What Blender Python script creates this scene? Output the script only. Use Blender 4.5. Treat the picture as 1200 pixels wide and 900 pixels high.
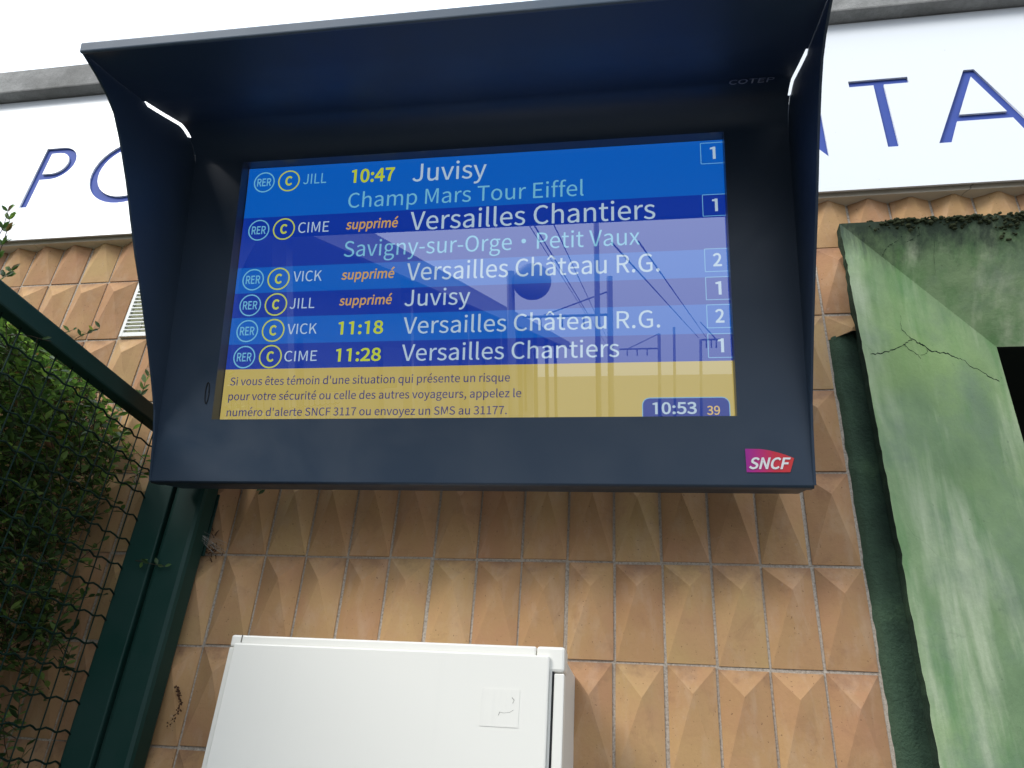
import bpy, bmesh, math, random
from mathutils import Vector, Matrix, noise
random.seed(7)
R = math.radians
for o in list(bpy.data.objects): bpy.data.objects.remove(o)
S = bpy.context.scene
COL = S.collection

# ------------------------------------------------------------------ camera, sky, sun, exposure
CAM = Vector((0, -1.616, 1.6))
cd = bpy.data.cameras.new('camera'); cam = bpy.data.objects.new('camera', cd); COL.objects.link(cam)
cam.location = CAM
cam.rotation_mode = 'XYZ'
mrot = Matrix.Rotation(R(11.17), 3, 'Z') @ Matrix.Rotation(R(118.72), 3, 'X') @ Matrix.Rotation(R(4.23), 3, 'Z')
cam.rotation_euler = mrot.to_euler('XYZ')
cd.sensor_width = 36; cd.lens = 36 * 889.2 / 1200; cd.clip_end = 2000; cd.clip_start = 0.02
S.camera = cam
S.render.resolution_x = 1024; S.render.resolution_y = 768

SUN_EL, SUN_AZ = R(38), R(-140)        # azimuth from +Y, clockwise: high, behind and left of the camera
w = bpy.data.worlds.new("World"); S.world = w; w.use_nodes = True
nt = w.node_tree; nt.nodes.clear()
out = nt.nodes.new('ShaderNodeOutputWorld'); bg = nt.nodes.new('ShaderNodeBackground')
sky = nt.nodes.new('ShaderNodeTexSky'); sky.sky_type = 'NISHITA'; sky.sun_disc = False
sky.sun_elevation = SUN_EL; sky.sun_rotation = SUN_AZ; sky.dust_density = 6; sky.air_density = 1.2
hs = nt.nodes.new('ShaderNodeHueSaturation'); hs.inputs['Saturation'].default_value = 0.22
mx = nt.nodes.new('ShaderNodeMixRGB'); mx.blend_type = 'MIX'; mx.inputs[0].default_value = 0.9
mx.inputs[2].default_value = (22.8, 25.0, 28.0, 1)     # even cloud layer
nt.links.new(sky.outputs[0], hs.inputs['Color']); nt.links.new(hs.outputs[0], mx.inputs[1])
# overcast sky: zenith three times as bright as the horizon
tc = nt.nodes.new('ShaderNodeTexCoord'); sx = nt.nodes.new('ShaderNodeSeparateXYZ'); nt.links.new(tc.outputs['Generated'], sx.inputs[0])
ma = nt.nodes.new('ShaderNodeMath'); ma.operation = 'MULTIPLY_ADD'; ma.use_clamp = True; ma.inputs[1].default_value = .62; ma.inputs[2].default_value = .38
nt.links.new(sx.outputs['Z'], ma.inputs[0])
mg = nt.nodes.new('ShaderNodeMixRGB'); mg.blend_type = 'MULTIPLY'; mg.inputs[0].default_value = 1
nt.links.new(mx.outputs[0], mg.inputs[1]); nt.links.new(ma.outputs[0], mg.inputs[2])
nt.links.new(mg.outputs[0], bg.inputs[0]); bg.inputs[1].default_value = 0.10
nt.links.new(bg.outputs[0], out.inputs[0])
ld = bpy.data.lights.new('sun', 'SUN'); sun = bpy.data.objects.new('sun', ld); COL.objects.link(sun)
ld.energy = 2.4; ld.angle = R(20); ld.color = (1, 0.97, 0.92)
sdir = Vector((math.sin(SUN_AZ) * math.cos(SUN_EL), math.cos(SUN_AZ) * math.cos(SUN_EL), math.sin(SUN_EL)))
sun.rotation_euler = sdir.to_track_quat('Z', 'Y').to_euler(); sun.location = sdir * 20
S.view_settings.view_transform = 'Standard'; S.view_settings.look = 'None'
S.view_settings.exposure = 0.0; S.view_settings.gamma = 1

# ------------------------------------------------------------------ helpers
def lin(r, g, b):
    f = lambda c: (c / 255 / 12.92) if c <= 10 else ((c / 255 + .055) / 1.055) ** 2.4
    return (f(r), f(g), f(b), 1)

class N:
    """small node builder"""
    def __init__(s, name):
        s.m = bpy.data.materials.new(name); s.m.use_nodes = True
        s.t = s.m.node_tree; s.b = s.t.nodes['Principled BSDF']; s.o = s.t.nodes['Material Output']
    def n(s, ty, **k):
        x = s.t.nodes.new(ty)
        for a, v in k.items():
            if a.startswith('i_'): x.inputs[a[2:].replace('_', ' ')].default_value = v
            else: setattr(x, a, v)
        return x
    def l(s, a, b): s.t.links.new(a, b)
    def coord(s, kind='Object', scale=(1, 1, 1), rand=False):
        tc = s.n('ShaderNodeTexCoord'); mp = s.n('ShaderNodeMapping'); mp.inputs['Scale'].default_value = scale
        s.l(tc.outputs[kind], mp.inputs['Vector'])
        if rand:
            oi = s.n('ShaderNodeObjectInfo'); mu = s.n('ShaderNodeVectorMath', operation='SCALE')
            mu.inputs[0].default_value = (37, 91, 53); s.l(oi.outputs['Random'], mu.inputs['Scale'])
            s.l(mu.outputs[0], mp.inputs['Location'])
        return mp.outputs[0]
    def noise(s, vec, scale=5, detail=4, rough=.55, dist=0):
        x = s.n('ShaderNodeTexNoise'); x.inputs['Scale'].default_value = scale; x.inputs['Detail'].default_value = detail
        x.inputs['Roughness'].default_value = rough; x.inputs['Distortion'].default_value = dist
        s.l(vec, x.inputs['Vector']); return x.outputs['Fac']
    def ramp(s, fac, stops):
        x = s.n('ShaderNodeValToRGB'); e = x.color_ramp.elements
        while len(e) < len(stops): e.new(0.5)
        for k, (p, c) in enumerate(stops):
            e[k].position = p; e[k].color = c if len(c) == 4 else (*c, 1)
        s.l(fac, x.inputs[0]); return x.outputs[0]
    def mix(s, fac, a, b, mode='MIX'):
        x = s.n('ShaderNodeMixRGB', blend_type=mode)
        for i, v in ((0, fac), (1, a), (2, b)):
            if isinstance(v, (int, float)): x.inputs[i].default_value = v
            elif isinstance(v, tuple): x.inputs[i].default_value = v if len(v) == 4 else (*v, 1)
            else: s.l(v, x.inputs[i])
        return x.outputs[0]
    def math(s, op, a, b=0.0):
        x = s.n('ShaderNodeMath', operation=op)
        for i, v in ((0, a), (1, b)):
            if isinstance(v, (int, float)): x.inputs[i].default_value = v
            else: s.l(v, x.inputs[i])
        return x.outputs[0]
    def bump(s, h, strength=.3, dist=.002, prev=None):
        x = s.n('ShaderNodeBump'); x.inputs['Strength'].default_value = strength; x.inputs['Distance'].default_value = dist
        s.l(h, x.inputs['Height'])
        if prev is not None: s.l(prev, x.inputs['Normal'])
        return x.outputs[0]
    def set(s, **k):
        for a, v in k.items():
            i = s.b.inputs[a.replace('_', ' ')]
            if hasattr(v, 'links') or isinstance(v, bpy.types.NodeSocket): s.l(v, i)
            else: i.default_value = v
        return s.m

BW = ((0, 0, 0, 1), (1, 1, 1, 1))

def m_simple(name, col, rough=.5, spec=.5, var=.12, scale=30, bump=.15, metal=0, dirt=None, bd=.001):
    q = N(name); v = q.coord()
    n1 = q.noise(v, scale, 5); n2 = q.noise(v, scale * .13 + .5, 3)
    c = q.mix(q.math('MULTIPLY', n1, var), col, tuple(x * .6 for x in col[:3]))
    c = q.mix(q.math('MULTIPLY', n2, var), c, tuple(min(1, x * 1.5) for x in col[:3]))
    if dirt:
        dn = q.ramp(q.noise(v, 3.1, 6, .65), [(.52, BW[0]), (.72, BW[1])])
        c = q.mix(q.math('MULTIPLY', dn, dirt[1]), c, dirt[0])
    return q.set(Base_Color=c, Roughness=rough, Specular_IOR_Level=spec, Metallic=metal, Normal=q.bump(n1, bump, bd))

def m_emit(name, col, k=1.0):
    q = N(name)
    return q.set(Base_Color=(0.01, 0.01, 0.012, 1), Emission_Color=col, Emission_Strength=k, Roughness=.6, Specular_IOR_Level=.1)

# terracotta
def make_tile_mat():
    q = N('terracotta'); v = q.coord('Object', (1, 1, 1), True)
    oi = q.n('ShaderNodeObjectInfo')
    base = q.ramp(oi.outputs['Random'], [(0, (.49, .31, .138)), (.2, (.40, .22, .110)), (.4, (.53, .36, .158)), (.6, (.455, .27, .128)), (.8, (.48, .295, .136)), (1, (.55, .385, .172))])
    big = q.noise(v, 9, 4, .6)
    c = q.mix(q.ramp(big, [(.35, BW[0]), (.7, BW[1])]), base, (.47, .225, .145))
    c = q.mix(.45, base, c)
    yel = q.noise(v, 5.3, 3, .5)
    c = q.mix(q.math('MULTIPLY', q.ramp(yel, [(.5, BW[0]), (.75, BW[1])]), .5), c, (.58, .37, .17))
    pal = q.ramp(q.noise(q.coord('Object', (1, 1, .35), True), 26, 5, .65, .3), [(.5, BW[0]), (.72, BW[1])])
    c = q.mix(q.math('MULTIPLY', pal, .38), c, (.58, .43, .30))
    drk = q.ramp(q.noise(v, 14, 6, .7, .6), [(.56, BW[0]), (.74, BW[1])])
    c = q.mix(q.math('MULTIPLY', drk, .45), c, (.27, .14, .085))
    fine = q.noise(v, 160, 5, .7)
    c = q.mix(q.math('MULTIPLY', fine, .28), c, (.30, .16, .09))
    # pits and dark specks
    sp = q.ramp(q.noise(v, 210, 2, .5), [(.70, BW[0]), (.74, BW[1])])
    c = q.mix(q.math('MULTIPLY', sp, .6), c, (.09, .045, .03))
    # darker towards the upper joint, with an irregular edge
    tc = q.n('ShaderNodeTexCoord'); sx = q.n('ShaderNodeSeparateXYZ'); q.l(tc.outputs['Object'], sx.inputs[0])
    up = q.ramp(q.math('ADD', q.math('MULTIPLY', sx.outputs['Z'], 5.0), q.math('MULTIPLY', q.noise(v, 22, 5, .65), .8)), [(.78, BW[0]), (.98, BW[1])])
    c = q.mix(q.math('MULTIPLY', up, .55), c, (.20, .11, .075))
    # pale lime bloom
    bl = q.ramp(q.noise(v, 34, 6, .7, .4), [(.66, BW[0]), (.76, BW[1])])
    c = q.mix(q.math('MULTIPLY', bl, .35), c, (.62, .52, .45))
    h = q.math('ADD', fine, q.math('MULTIPLY', sp, -.8))
    nb = q.bump(h, .4, .0012); nb = q.bump(q.noise(v, 30, 3), .35, .004, nb)
    return q.set(Base_Color=c, Roughness=.86, Specular_IOR_Level=.25, Normal=nb)
M_tile = make_tile_mat()

def make_grout():
    q = N('cement_joint'); v = q.coord()
    f = q.noise(v, 190, 4, .75); b = q.noise(v, 6, 4)
    c = q.ramp(f, [(.3, (.20, .165, .13)), (.5, (.46, .40, .33)), (.75, (.66, .60, .52))])
    c = q.mix(q.math('MULTIPLY', q.ramp(b, [(.45, BW[0]), (.7, BW[1])]), .5), c, (.34, .27, .21))
    return q.set(Base_Color=c, Roughness=.95, Specular_IOR_Level=.1, Normal=q.bump(f, .8, .003))
M_grout = make_grout()

def make_paint(name, col, rough=.38, dust=.055, spec=.5):
    """dark satin coated steel with dust, faint scratches"""
    q = N(name); v = q.coord()
    g = q.noise(v, 420, 2, .5)
    d = q.ramp(q.noise(v, 5, 7, .65, .3), [(.4, BW[0]), (.75, BW[1])])
    c = q.mix(q.math('MULTIPLY', d, dust), col, (.20, .22, .24))
    vs = q.coord('Object', (90, 3, 3)); sc = q.ramp(q.noise(vs, 6, 3, .6), [(.76, BW[0]), (.79, BW[1])])
    c = q.mix(q.math('MULTIPLY', sc, .10), c, (.35, .38, .42))
    ds = q.ramp(q.noise(v, 55, 4, .8), [(.73, BW[0]), (.78, BW[1])])
    c = q.mix(q.math('MULTIPLY', ds, .25), c, (.35, .37, .38))
    r = q.math('ADD', q.math('MULTIPLY', d, .2), rough)
    return q.set(Base_Color=c, Roughness=r, Specular_IOR_Level=spec, Normal=q.bump(g, .12, .0006))
M_hous = make_paint('blue_black_coated_steel', (.024, .044, .076, 1), .40)
M_houslip = make_paint('worn_coated_edge', (.06, .095, .14, 1), .5, .5)
M_seal = m_simple('black_rubber', (.012, .013, .014, 1), .6, .3)
M_bezel = m_simple('grey_bezel', (.05, .055, .06, 1), .35, .5)
M_gpost = make_paint('dark_green_coated_steel', (.004, .034, .026, 1), .5, .05, .3)
M_gwire = make_paint('green_wire_coating', (.004, .020, .014, 1), .55, .0, .2)

def make_green():
    q = N('green_painted_concrete'); v = q.coord()
    st = q.coord('Object', (6, 6, 1.0))
    a = q.noise(v, 2.6, 6, .6, .3); s1 = q.noise(st, 1.3, 5, .6, .25); s2 = q.noise(st, 3.1, 4, .6)
    c = q.ramp(a, [(.3, (.16, .25, .125)), (.5, (.25, .36, .18)), (.72, (.34, .45, .24))])
    c = q.mix(q.math('MULTIPLY', q.ramp(s1, [(.50, BW[0]), (.64, BW[1])]), .85), c, (.50, .57, .38))
    c = q.mix(q.math('MULTIPLY', q.ramp(s2, [(.5, BW[0]), (.7, BW[1])]), .6), c, (.09, .24, .07))
    yg = q.ramp(q.noise(v, 3.4, 3, .5, .2), [(.5, BW[0]), (.68, BW[1])])
    c = q.mix(q.math('MULTIPLY', yg, .55), c, (.30, .44, .15))
    gy = q.ramp(q.noise(v, 5.2, 6, .65), [(.5, BW[0]), (.68, BW[1])])
    c = q.mix(q.math('MULTIPLY', gy, .5), c, (.17, .23, .18))
    # black algae blots
    bl = q.ramp(q.noise(v, 13, 6, .7, .5), [(.66, BW[0]), (.76, BW[1])])
    c = q.mix(q.math('MULTIPLY', bl, .45), c, (.03, .05, .035))
    # grime creeping down from the top edge
    tc2 = q.n('ShaderNodeTexCoord'); sz = q.n('ShaderNodeSeparateXYZ'); q.l(tc2.outputs['Object'], sz.inputs[0])
    gt = q.ramp(q.math('ADD', q.math('MULTIPLY', q.math('SUBTRACT', sz.outputs['Z'], 2.8), 4.2), q.math('MULTIPLY', q.noise(q.coord('Object', (16, 16, 3)), 1.5, 6, .7), .9)), [(.55, BW[0]), (.88, BW[1])])
    c = q.mix(q.math('MULTIPLY', gt, .9), c, (.035, .05, .04))
    # cracks: warped cell borders kept only in patches
    wv = q.n('ShaderNodeMixRGB', blend_type='ADD'); wv.inputs[0].default_value = .16
    nn = q.n('ShaderNodeTexNoise'); nn.inputs['Scale'].default_value = 7; nn.inputs['Detail'].default_value = 6; q.l(v, nn.inputs['Vector'])
    q.l(v, wv.inputs[1]); q.l(nn.outputs['Color'], wv.inputs[2])
    vo = q.n('ShaderNodeTexVoronoi', feature='DISTANCE_TO_EDGE'); vo.inputs['Scale'].default_value = 2.8; q.l(wv.outputs[0], vo.inputs['Vector'])
    ck = q.ramp(vo.outputs['Distance'], [(0.0, BW[1]), (.007, BW[0])])
    pm = q.ramp(q.noise(v, 2.3, 2), [(.50, BW[0]), (.62, BW[1])])
    ck = q.math('MULTIPLY', ck, pm)
    c = q.mix(q.math('MULTIPLY', ck, .15), c, (.03, .055, .045))
    pores = q.ramp(q.noise(v, 75, 3, .6), [(.70, BW[0]), (.76, BW[1])])
    c = q.mix(q.math('MULTIPLY', pores, .45), c, (.05, .08, .05))
    f = q.noise(v, 120, 5, .7)
    c = q.mix(q.math('MULTIPLY', f, .22), c, (.05, .09, .05))
    nb = q.bump(f, .5, .0015); nb = q.bump(q.noise(v, 14, 4), .35, .008, nb); nb = q.bump(ck, .15, -.003, nb)
    return q.set(Base_Color=c, Roughness=.8, Specular_IOR_Level=.3, Normal=nb)
M_green = make_green()
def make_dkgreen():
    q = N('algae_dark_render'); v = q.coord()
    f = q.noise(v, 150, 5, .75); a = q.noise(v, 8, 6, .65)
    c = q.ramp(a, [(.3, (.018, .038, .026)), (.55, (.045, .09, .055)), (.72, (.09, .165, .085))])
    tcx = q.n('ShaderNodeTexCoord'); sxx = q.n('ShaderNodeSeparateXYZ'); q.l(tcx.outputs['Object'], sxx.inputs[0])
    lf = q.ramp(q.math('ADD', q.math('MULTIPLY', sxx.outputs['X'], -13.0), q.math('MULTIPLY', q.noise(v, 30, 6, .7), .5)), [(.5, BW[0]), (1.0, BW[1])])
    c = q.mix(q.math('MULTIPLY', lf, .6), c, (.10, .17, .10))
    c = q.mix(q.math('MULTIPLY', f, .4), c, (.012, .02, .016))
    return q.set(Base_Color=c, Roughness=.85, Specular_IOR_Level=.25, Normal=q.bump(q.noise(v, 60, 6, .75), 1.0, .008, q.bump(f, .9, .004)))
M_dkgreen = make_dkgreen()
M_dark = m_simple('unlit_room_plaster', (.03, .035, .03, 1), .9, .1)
def make_conc(name, a, b, stain, sc=18):
    q = N(name); v = q.coord()
    f = q.noise(v, 170, 5, .75); m = q.noise(v, sc, 6, .7); bg_ = q.noise(v, 2.2, 4)
    c = q.mix(q.ramp(m, [(.3, BW[0]), (.7, BW[1])]), a, b)
    c = q.mix(q.math('MULTIPLY', q.ramp(bg_, [(.45, BW[0]), (.7, BW[1])]), .5), c, stain)
    c = q.mix(q.math('MULTIPLY', q.ramp(f, [(.6, BW[0]), (.72, BW[1])]), .5), c, stain)
    return q.set(Base_Color=c, Roughness=.92, Specular_IOR_Level=.2, Normal=q.bump(q.math('ADD', f, m), .6, .004))
M_conc = make_conc('weathered_concrete', (.20, .20, .19), (.36, .355, .34), (.10, .095, .085))
def make_cream():
    q = N('cream_render'); v = q.coord()
    f = q.noise(v, 90, 5, .7); a = q.noise(v, 5, 5, .6)
    c = q.ramp(a, [(.3, (.60, .53, .41)), (.7, (.74, .68, .56))])
    wv = q.n('ShaderNodeMixRGB', blend_type='ADD'); wv.inputs[0].default_value = .12
    nn = q.n('ShaderNodeTexNoise'); nn.inputs['Scale'].default_value = 9; nn.inputs['Detail'].default_value = 5; q.l(v, nn.inputs['Vector'])
    q.l(v, wv.inputs[1]); q.l(nn.outputs['Color'], wv.inputs[2])
    vo = q.n('ShaderNodeTexVoronoi', feature='DISTANCE_TO_EDGE'); vo.inputs['Scale'].default_value = 5; q.l(wv.outputs[0], vo.inputs['Vector'])
    ck = q.ramp(vo.outputs['Distance'], [(0, BW[1]), (.012, BW[0])])
    ck = q.math('MULTIPLY', ck, q.ramp(q.noise(v, 3.1, 2), [(.52, BW[0]), (.6, BW[1])]))
    c = q.mix(q.math('MULTIPLY', ck, .8), c, (.10, .075, .05))
    sp = q.ramp(q.noise(v, 48, 3, .6), [(.72, BW[0]), (.77, BW[1])])
    c = q.mix(q.math('MULTIPLY', sp, .6), c, (.16, .12, .08))
    return q.set(Base_Color=c, Roughness=.85, Normal=q.bump(f, .3, .002))
M_cream = make_cream()
def make_white(name, col, marks=False, rough=.35):
    q = N(name); v = q.coord()
    st = q.coord('Object', (14, 14, .8))
    n1 = q.noise(st, 2, 5, .6); c = q.mix(q.math('MULTIPLY', q.ramp(n1, [(.55, BW[0]), (.9, BW[1])]), .10), col, (.55, .55, .52))
    sp = q.ramp(q.noise(v, 70, 2, .5), [(.77, BW[0]), (.785, BW[1])])
    c = q.mix(q.math('MULTIPLY', sp, .45), c, (.22, .20, .17))
    return q.set(Base_Color=c, Roughness=rough, Normal=q.bump(q.noise(v, 240, 2), .06, .0005))
M_sign = make_white('white_enamel_panel', (.72, .75, .775, 1), rough=.3)
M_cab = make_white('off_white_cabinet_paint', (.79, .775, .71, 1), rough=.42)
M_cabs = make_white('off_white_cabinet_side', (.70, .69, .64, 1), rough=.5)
M_signblue = m_simple('blue_sign_backing', (.045, .082, .33, 1), .65, .25, .05)
def make_tape():
    q = N('tape_residue'); v = q.coord('Object', (60, 60, 6))
    a = q.ramp(q.noise(v, 1.6, 5, .7), [(.45, BW[0]), (.75, BW[1])])
    v2 = q.coord('Object'); b = q.ramp(q.noise(v2, 26, 5, .7), [(.45, BW[0]), (.7, BW[1])])
    c = q.mix(q.math('MULTIPLY', a, .35), (.785, .77, .705), (.67, .655, .61))
    c = q.mix(q.math('MULTIPLY', b, .5), c, (.79, .775, .71))
    return q.set(Base_Color=c, Roughness=.7)
M_tape = make_tape()
M_scuff = m_simple('dark_scuff', (.16, .15, .13, 1), .8, .2)

def make_glass():
    q = N('display_glass'); q.t.nodes.remove(q.b)
    fr0 = q.n('ShaderNodeFresnel'); fr0.inputs['IOR'].default_value = 2.7; ge = q.n('ShaderNodeNewGeometry')
    frv = q.math('MULTIPLY', fr0.outputs[0], q.math('SUBTRACT', 1.0, ge.outputs['Backfacing']))
    tr = q.n('ShaderNodeBsdfTransparent'); gl = q.n('ShaderNodeBsdfGlossy'); gl.inputs['Roughness'].default_value = .0
    gl.inputs['Color'].default_value = (1, 1, 1, 1)
    tr.inputs['Color'].default_value = (.97, .98, .98, 1)
    ms = q.n('ShaderNodeMixShader'); q.l(frv, ms.inputs[0]); q.l(tr.outputs[0], ms.inputs[1]); q.l(gl.outputs[0], ms.inputs[2])
    q.l(ms.outputs[0], q.o.inputs[0]); return q.m
M_glass = make_glass()

def make_leaf():
    q = N('leaf'); oi = q.n('ShaderNodeObjectInfo'); g = q.n('ShaderNodeNewGeometry')
    r = q.math('FRACT', q.math('ADD', oi.outputs['Random'], g.outputs['Random Per Island']))
    c = q.ramp(r, [(0, (.022, .050, .018)), (.3, (.042, .085, .028)), (.58, (.075, .135, .045)), (.8, (.12, .20, .06)), (.93, (.20, .30, .09)), (.97, (.13, .085, .045)), (1, (.16, .08, .045))])
    q.t.nodes.remove(q.b)
    d = q.n('ShaderNodeBsdfPrincipled'); d.inputs['Roughness'].default_value = .45; q.l(c, d.inputs['Base Color'])
    t = q.n('ShaderNodeBsdfTranslucent'); tc = q.mix(1.0, c, (2.2, 2.4, 1.2), 'MULTIPLY'); q.l(tc, t.inputs['Color'])
    ms = q.n('ShaderNodeMixShader'); ms.inputs[0].default_value = .4
    q.l(d.outputs[0], ms.inputs[1]); q.l(t.outputs[0], ms.inputs[2]); q.l(ms.outputs[0], q.o.inputs[0]); return q.m
M_leaf = make_leaf()
M_twig = m_simple('bark', (.055, .045, .032, 1), .9, .1, .4, 60)
M_dry = m_simple('dried_plant_matter', (.09, .05, .03, 1), .9, .1, .5, 90)
M_web = m_simple('cobweb', (.35, .34, .31, 1), .9, .1)
M_mossa = m_simple('moss', (.030, .036, .018, 1), .95, .1, .6, 120, .8, bd=.004)

def new(name, me, mat=None, parent=None, label=None, cat=None, group=None, kind=None):
    o = bpy.data.objects.new(name, me); COL.objects.link(o)
    if mat is not None and me is not None and not me.materials: me.materials.append(mat)
    if parent is not None: o.parent = parent
    if label: o['label'] = label
    if cat: o['category'] = cat
    if group: o['group'] = group
    if kind: o['kind'] = kind
    return o
def thing(name, label, cat, loc=(0, 0, 0), group=None, mat=None):
    o = new(name, None, label=label, cat=cat, group=group); o.location = loc
    if mat is not None: o.matrix_world = mat
    return o
def mesh(name, verts, faces, mat=None, parent=None, smooth=False, **k):
    me = bpy.data.meshes.new(name); me.from_pydata([tuple(v) for v in verts], [], faces); me.validate(); me.update()
    if smooth:
        for p in me.polygons: p.use_smooth = True
    return new(name, me, mat, parent, **k)
def bmobj(name, bm, mat=None, parent=None, smooth=False, **k):
    me = bpy.data.meshes.new(name); bm.normal_update(); bm.to_mesh(me); bm.free()
    if smooth:
        for p in me.polygons: p.use_smooth = True
    return new(name, me, mat, parent, **k)
def bx(bm, a, b, bev=0.0, seg=2):
    r = bmesh.ops.create_cube(bm, size=1)
    vs = r['verts']; a = Vector(a); b = Vector(b)
    for v in vs:
        v.co = Vector((a[i] + (v.co[i] + .5) * (b[i] - a[i]) for i in range(3)))
    if bev:
        es = list({e for v in vs for e in v.link_edges})
        bmesh.ops.bevel(bm, geom=es, offset=bev, segments=seg, profile=.5, affect='EDGES')
def box(name, a, b, mat, parent=None, bev=0.0, **k):
    bm = bmesh.new(); bx(bm, a, b, bev); return bmobj(name, bm, mat, parent, **k)
def tube(bm, pts, r, seg=6, taper=1.0):
    pts = [Vector(p) for p in pts]; rings = []
    for i, p in enumerate(pts):
        d = (pts[min(i + 1, len(pts) - 1)] - pts[max(i - 1, 0)]).normalized()
        q = d.to_track_quat('Z', 'Y'); rr = r * (1 + (taper - 1) * i / max(1, len(pts) - 1))
        rings.append([bm.verts.new(p + q @ Vector((math.cos(2 * math.pi * k / seg) * rr, math.sin(2 * math.pi * k / seg) * rr, 0))) for k in range(seg)])
    for a, b in zip(rings, rings[1:]):
        for k in range(seg): bm.faces.new((a[k], a[(k + 1) % seg], b[(k + 1) % seg], b[k]))
    bm.faces.new(list(reversed(rings[0]))); bm.faces.new(rings[-1])
def wire(name, pts, r, mat, parent=None, seg=6, taper=1.0, **k):
    bm = bmesh.new(); tube(bm, pts, r, seg, taper); return bmobj(name, bm, mat, parent, True, **k)

# ------------------------------------------------------------------ ground
g = box('platform_pavement', (-60, -4.2, -.3), (60, 6, 0), make_conc('asphalt', (.10, .10, .098), (.14, .138, .135), (.07, .07, .068), 40), kind='structure')
g = mesh('ground', [(-400, -600, -1.0), (400, -600, -1.0), (400, 400, -1.0), (-400, 400, -1.0)], [(0, 1, 2, 3)],
         make_conc('ballast_ground', (.12, .115, .105), (.17, .16, .15), (.07, .065, .06), 6), kind='structure')

# ------------------------------------------------------------------ tiled wall
PW, PH, Z0 = .1, .2044, 2.0599
OX0, OX1, OZ1 = .505, 2.495, 2.905           # opening of the green surround
bm = bmesh.new()
bx(bm, (-6, 0, 0), (OX0, .22, 3.66)); bx(bm, (OX0, 0, OZ1), (OX1, .22, 3.66)); bx(bm, (OX1, 0, 0), (6, .22, 3.66))
wall = bmobj('tiled_wall', bm, M_grout, label='wall faced with pyramid shaped terracotta tiles behind the display', cat='wall')

def tile_mesh(i, rnd):
    j = lambda s: rnd.uniform(-s, s)
    w2, h2, e = .0468 + j(.0010), .0990 + j(.0011), .0026
    cx, cz, p = j(.005), .042 + j(.007), .0235 + j(.0035)
    x0, x1, z0, z1 = -w2 + j(.0006), w2 + j(.0006), -h2 + j(.0008), h2 + j(.0008)
    n = 4
    bl, br, tr, tl = Vector((x0, -e, z0)), Vector((x1, -e, z0)), Vector((x1, -e, z1)), Vector((x0, -e, z1))
    ap = Vector((cx, -p, cz)); V, F = [], []
    # border skirt
    sk = [Vector((c.x * 1.012, .004, c.z * 1.006)) for c in (bl, br, tr, tl)]
    V += sk + [bl, br, tr, tl]
    for k in range(4): F.append((k, (k + 1) % 4, 4 + (k + 1) % 4, 4 + k))
    # each facet softened towards the ridge with one mid point
    V += [ap]
    A = len(V) - 1
    ridge = []
    for c in (bl, br, tr, tl):
        V.append(c.lerp(ap, .5) + Vector((0, .0012, 0))); ridge.append(len(V) - 1)
    for k in range(4):
        a, b = 4 + k, 4 + (k + 1) % 4; ra, rb = ridge[k], ridge[(k + 1) % 4]
        F.append((a, b, rb, ra)); F.append((ra, rb, A))
    me = bpy.data.meshes.new('tile'); me.from_pydata([tuple(v) for v in V], [], F); me.update()
    bm = bmesh.new(); bm.from_mesh(me)
    es = [ed for ed in bm.edges if (A in (ed.verts[0].index, ed.verts[1].index))]
    bmesh.ops.recalc_face_normals(bm, faces=bm.faces); bm.to_mesh(me); bm.free()
    me.materials.append(M_tile); return me
rnd = random.Random(3)
TM = [tile_mesh(i, rnd) for i in range(9)]
def clipped(me, planes):
    bm = bmesh.new(); bm.from_mesh(me)
    for co, no in planes:
        bmesh.ops.bisect_plane(bm, geom=bm.verts[:] + bm.edges[:] + bm.faces[:], plane_co=co, plane_no=no, clear_outer=True)
    m2 = bpy.data.meshes.new('tile'); bm.to_mesh(m2); bm.free(); m2.materials.append(M_tile); return m2
stuff = []
for r in range(-10, 5):
    zc = Z0 + (r + .5) * PH
    for k in range(-26, 34):
        xc = (k + .5 - 9.68) * PW
        x0, x1, z0, z1 = xc - .05, xc + .05, zc - PH / 2, zc + PH / 2
        if r == 3 and k in (-5, -4): continue                     # ventilation grille
        if xc > OX0 and xc < OX1 and z1 < OZ1: continue
        cl = []
        if x0 < OX0 < x1 and r < 4 and xc < 1: cl.append((Vector((.4985 - xc, 0, 0)), Vector((1, 0, 0))))
        if xc > OX0 + .03 and xc < OX1 and z0 < OZ1: cl.append((Vector((0, 0, OZ1 + .012 - zc)), Vector((0, 0, -1))))
        if k == 14 and z1 < 2.64: continue
        if k == 14 and z0 < 2.62 < z1: cl.append((Vector((0, 0, 2.612 - zc)), Vector((.2, 0, -1)).normalized()))
        me = TM[rnd.randrange(9)]
        near = (-2.0 <= xc <= 1.35) and (-3 <= r)
        loc = Vector((xc + rnd.uniform(-.0012, .0012), rnd.uniform(-.0012, .0012), zc + rnd.uniform(-.0015, .0015)))
        if not near:
            if k % 1 == 0 and r > -11: stuff.append((me, loc)); continue
        if cl: me = clipped(me, cl)
        t = new('tile', me, None, wall); t.location = loc; t.rotation_euler = (rnd.uniform(-.006, .006), rnd.uniform(-.005, .005), rnd.uniform(-.006, .006))
V, F = [], []
for me, loc in stuff:
    if OX0 < loc.x < OX1 and loc.z < OZ1: continue
    b = len(V); V += [v.co + loc for v in me.vertices]; F += [tuple(b + i for i in p.vertices) for p in me.polygons]
mesh('distant_tiles', V, F, M_tile, wall, kind='stuff')

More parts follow.
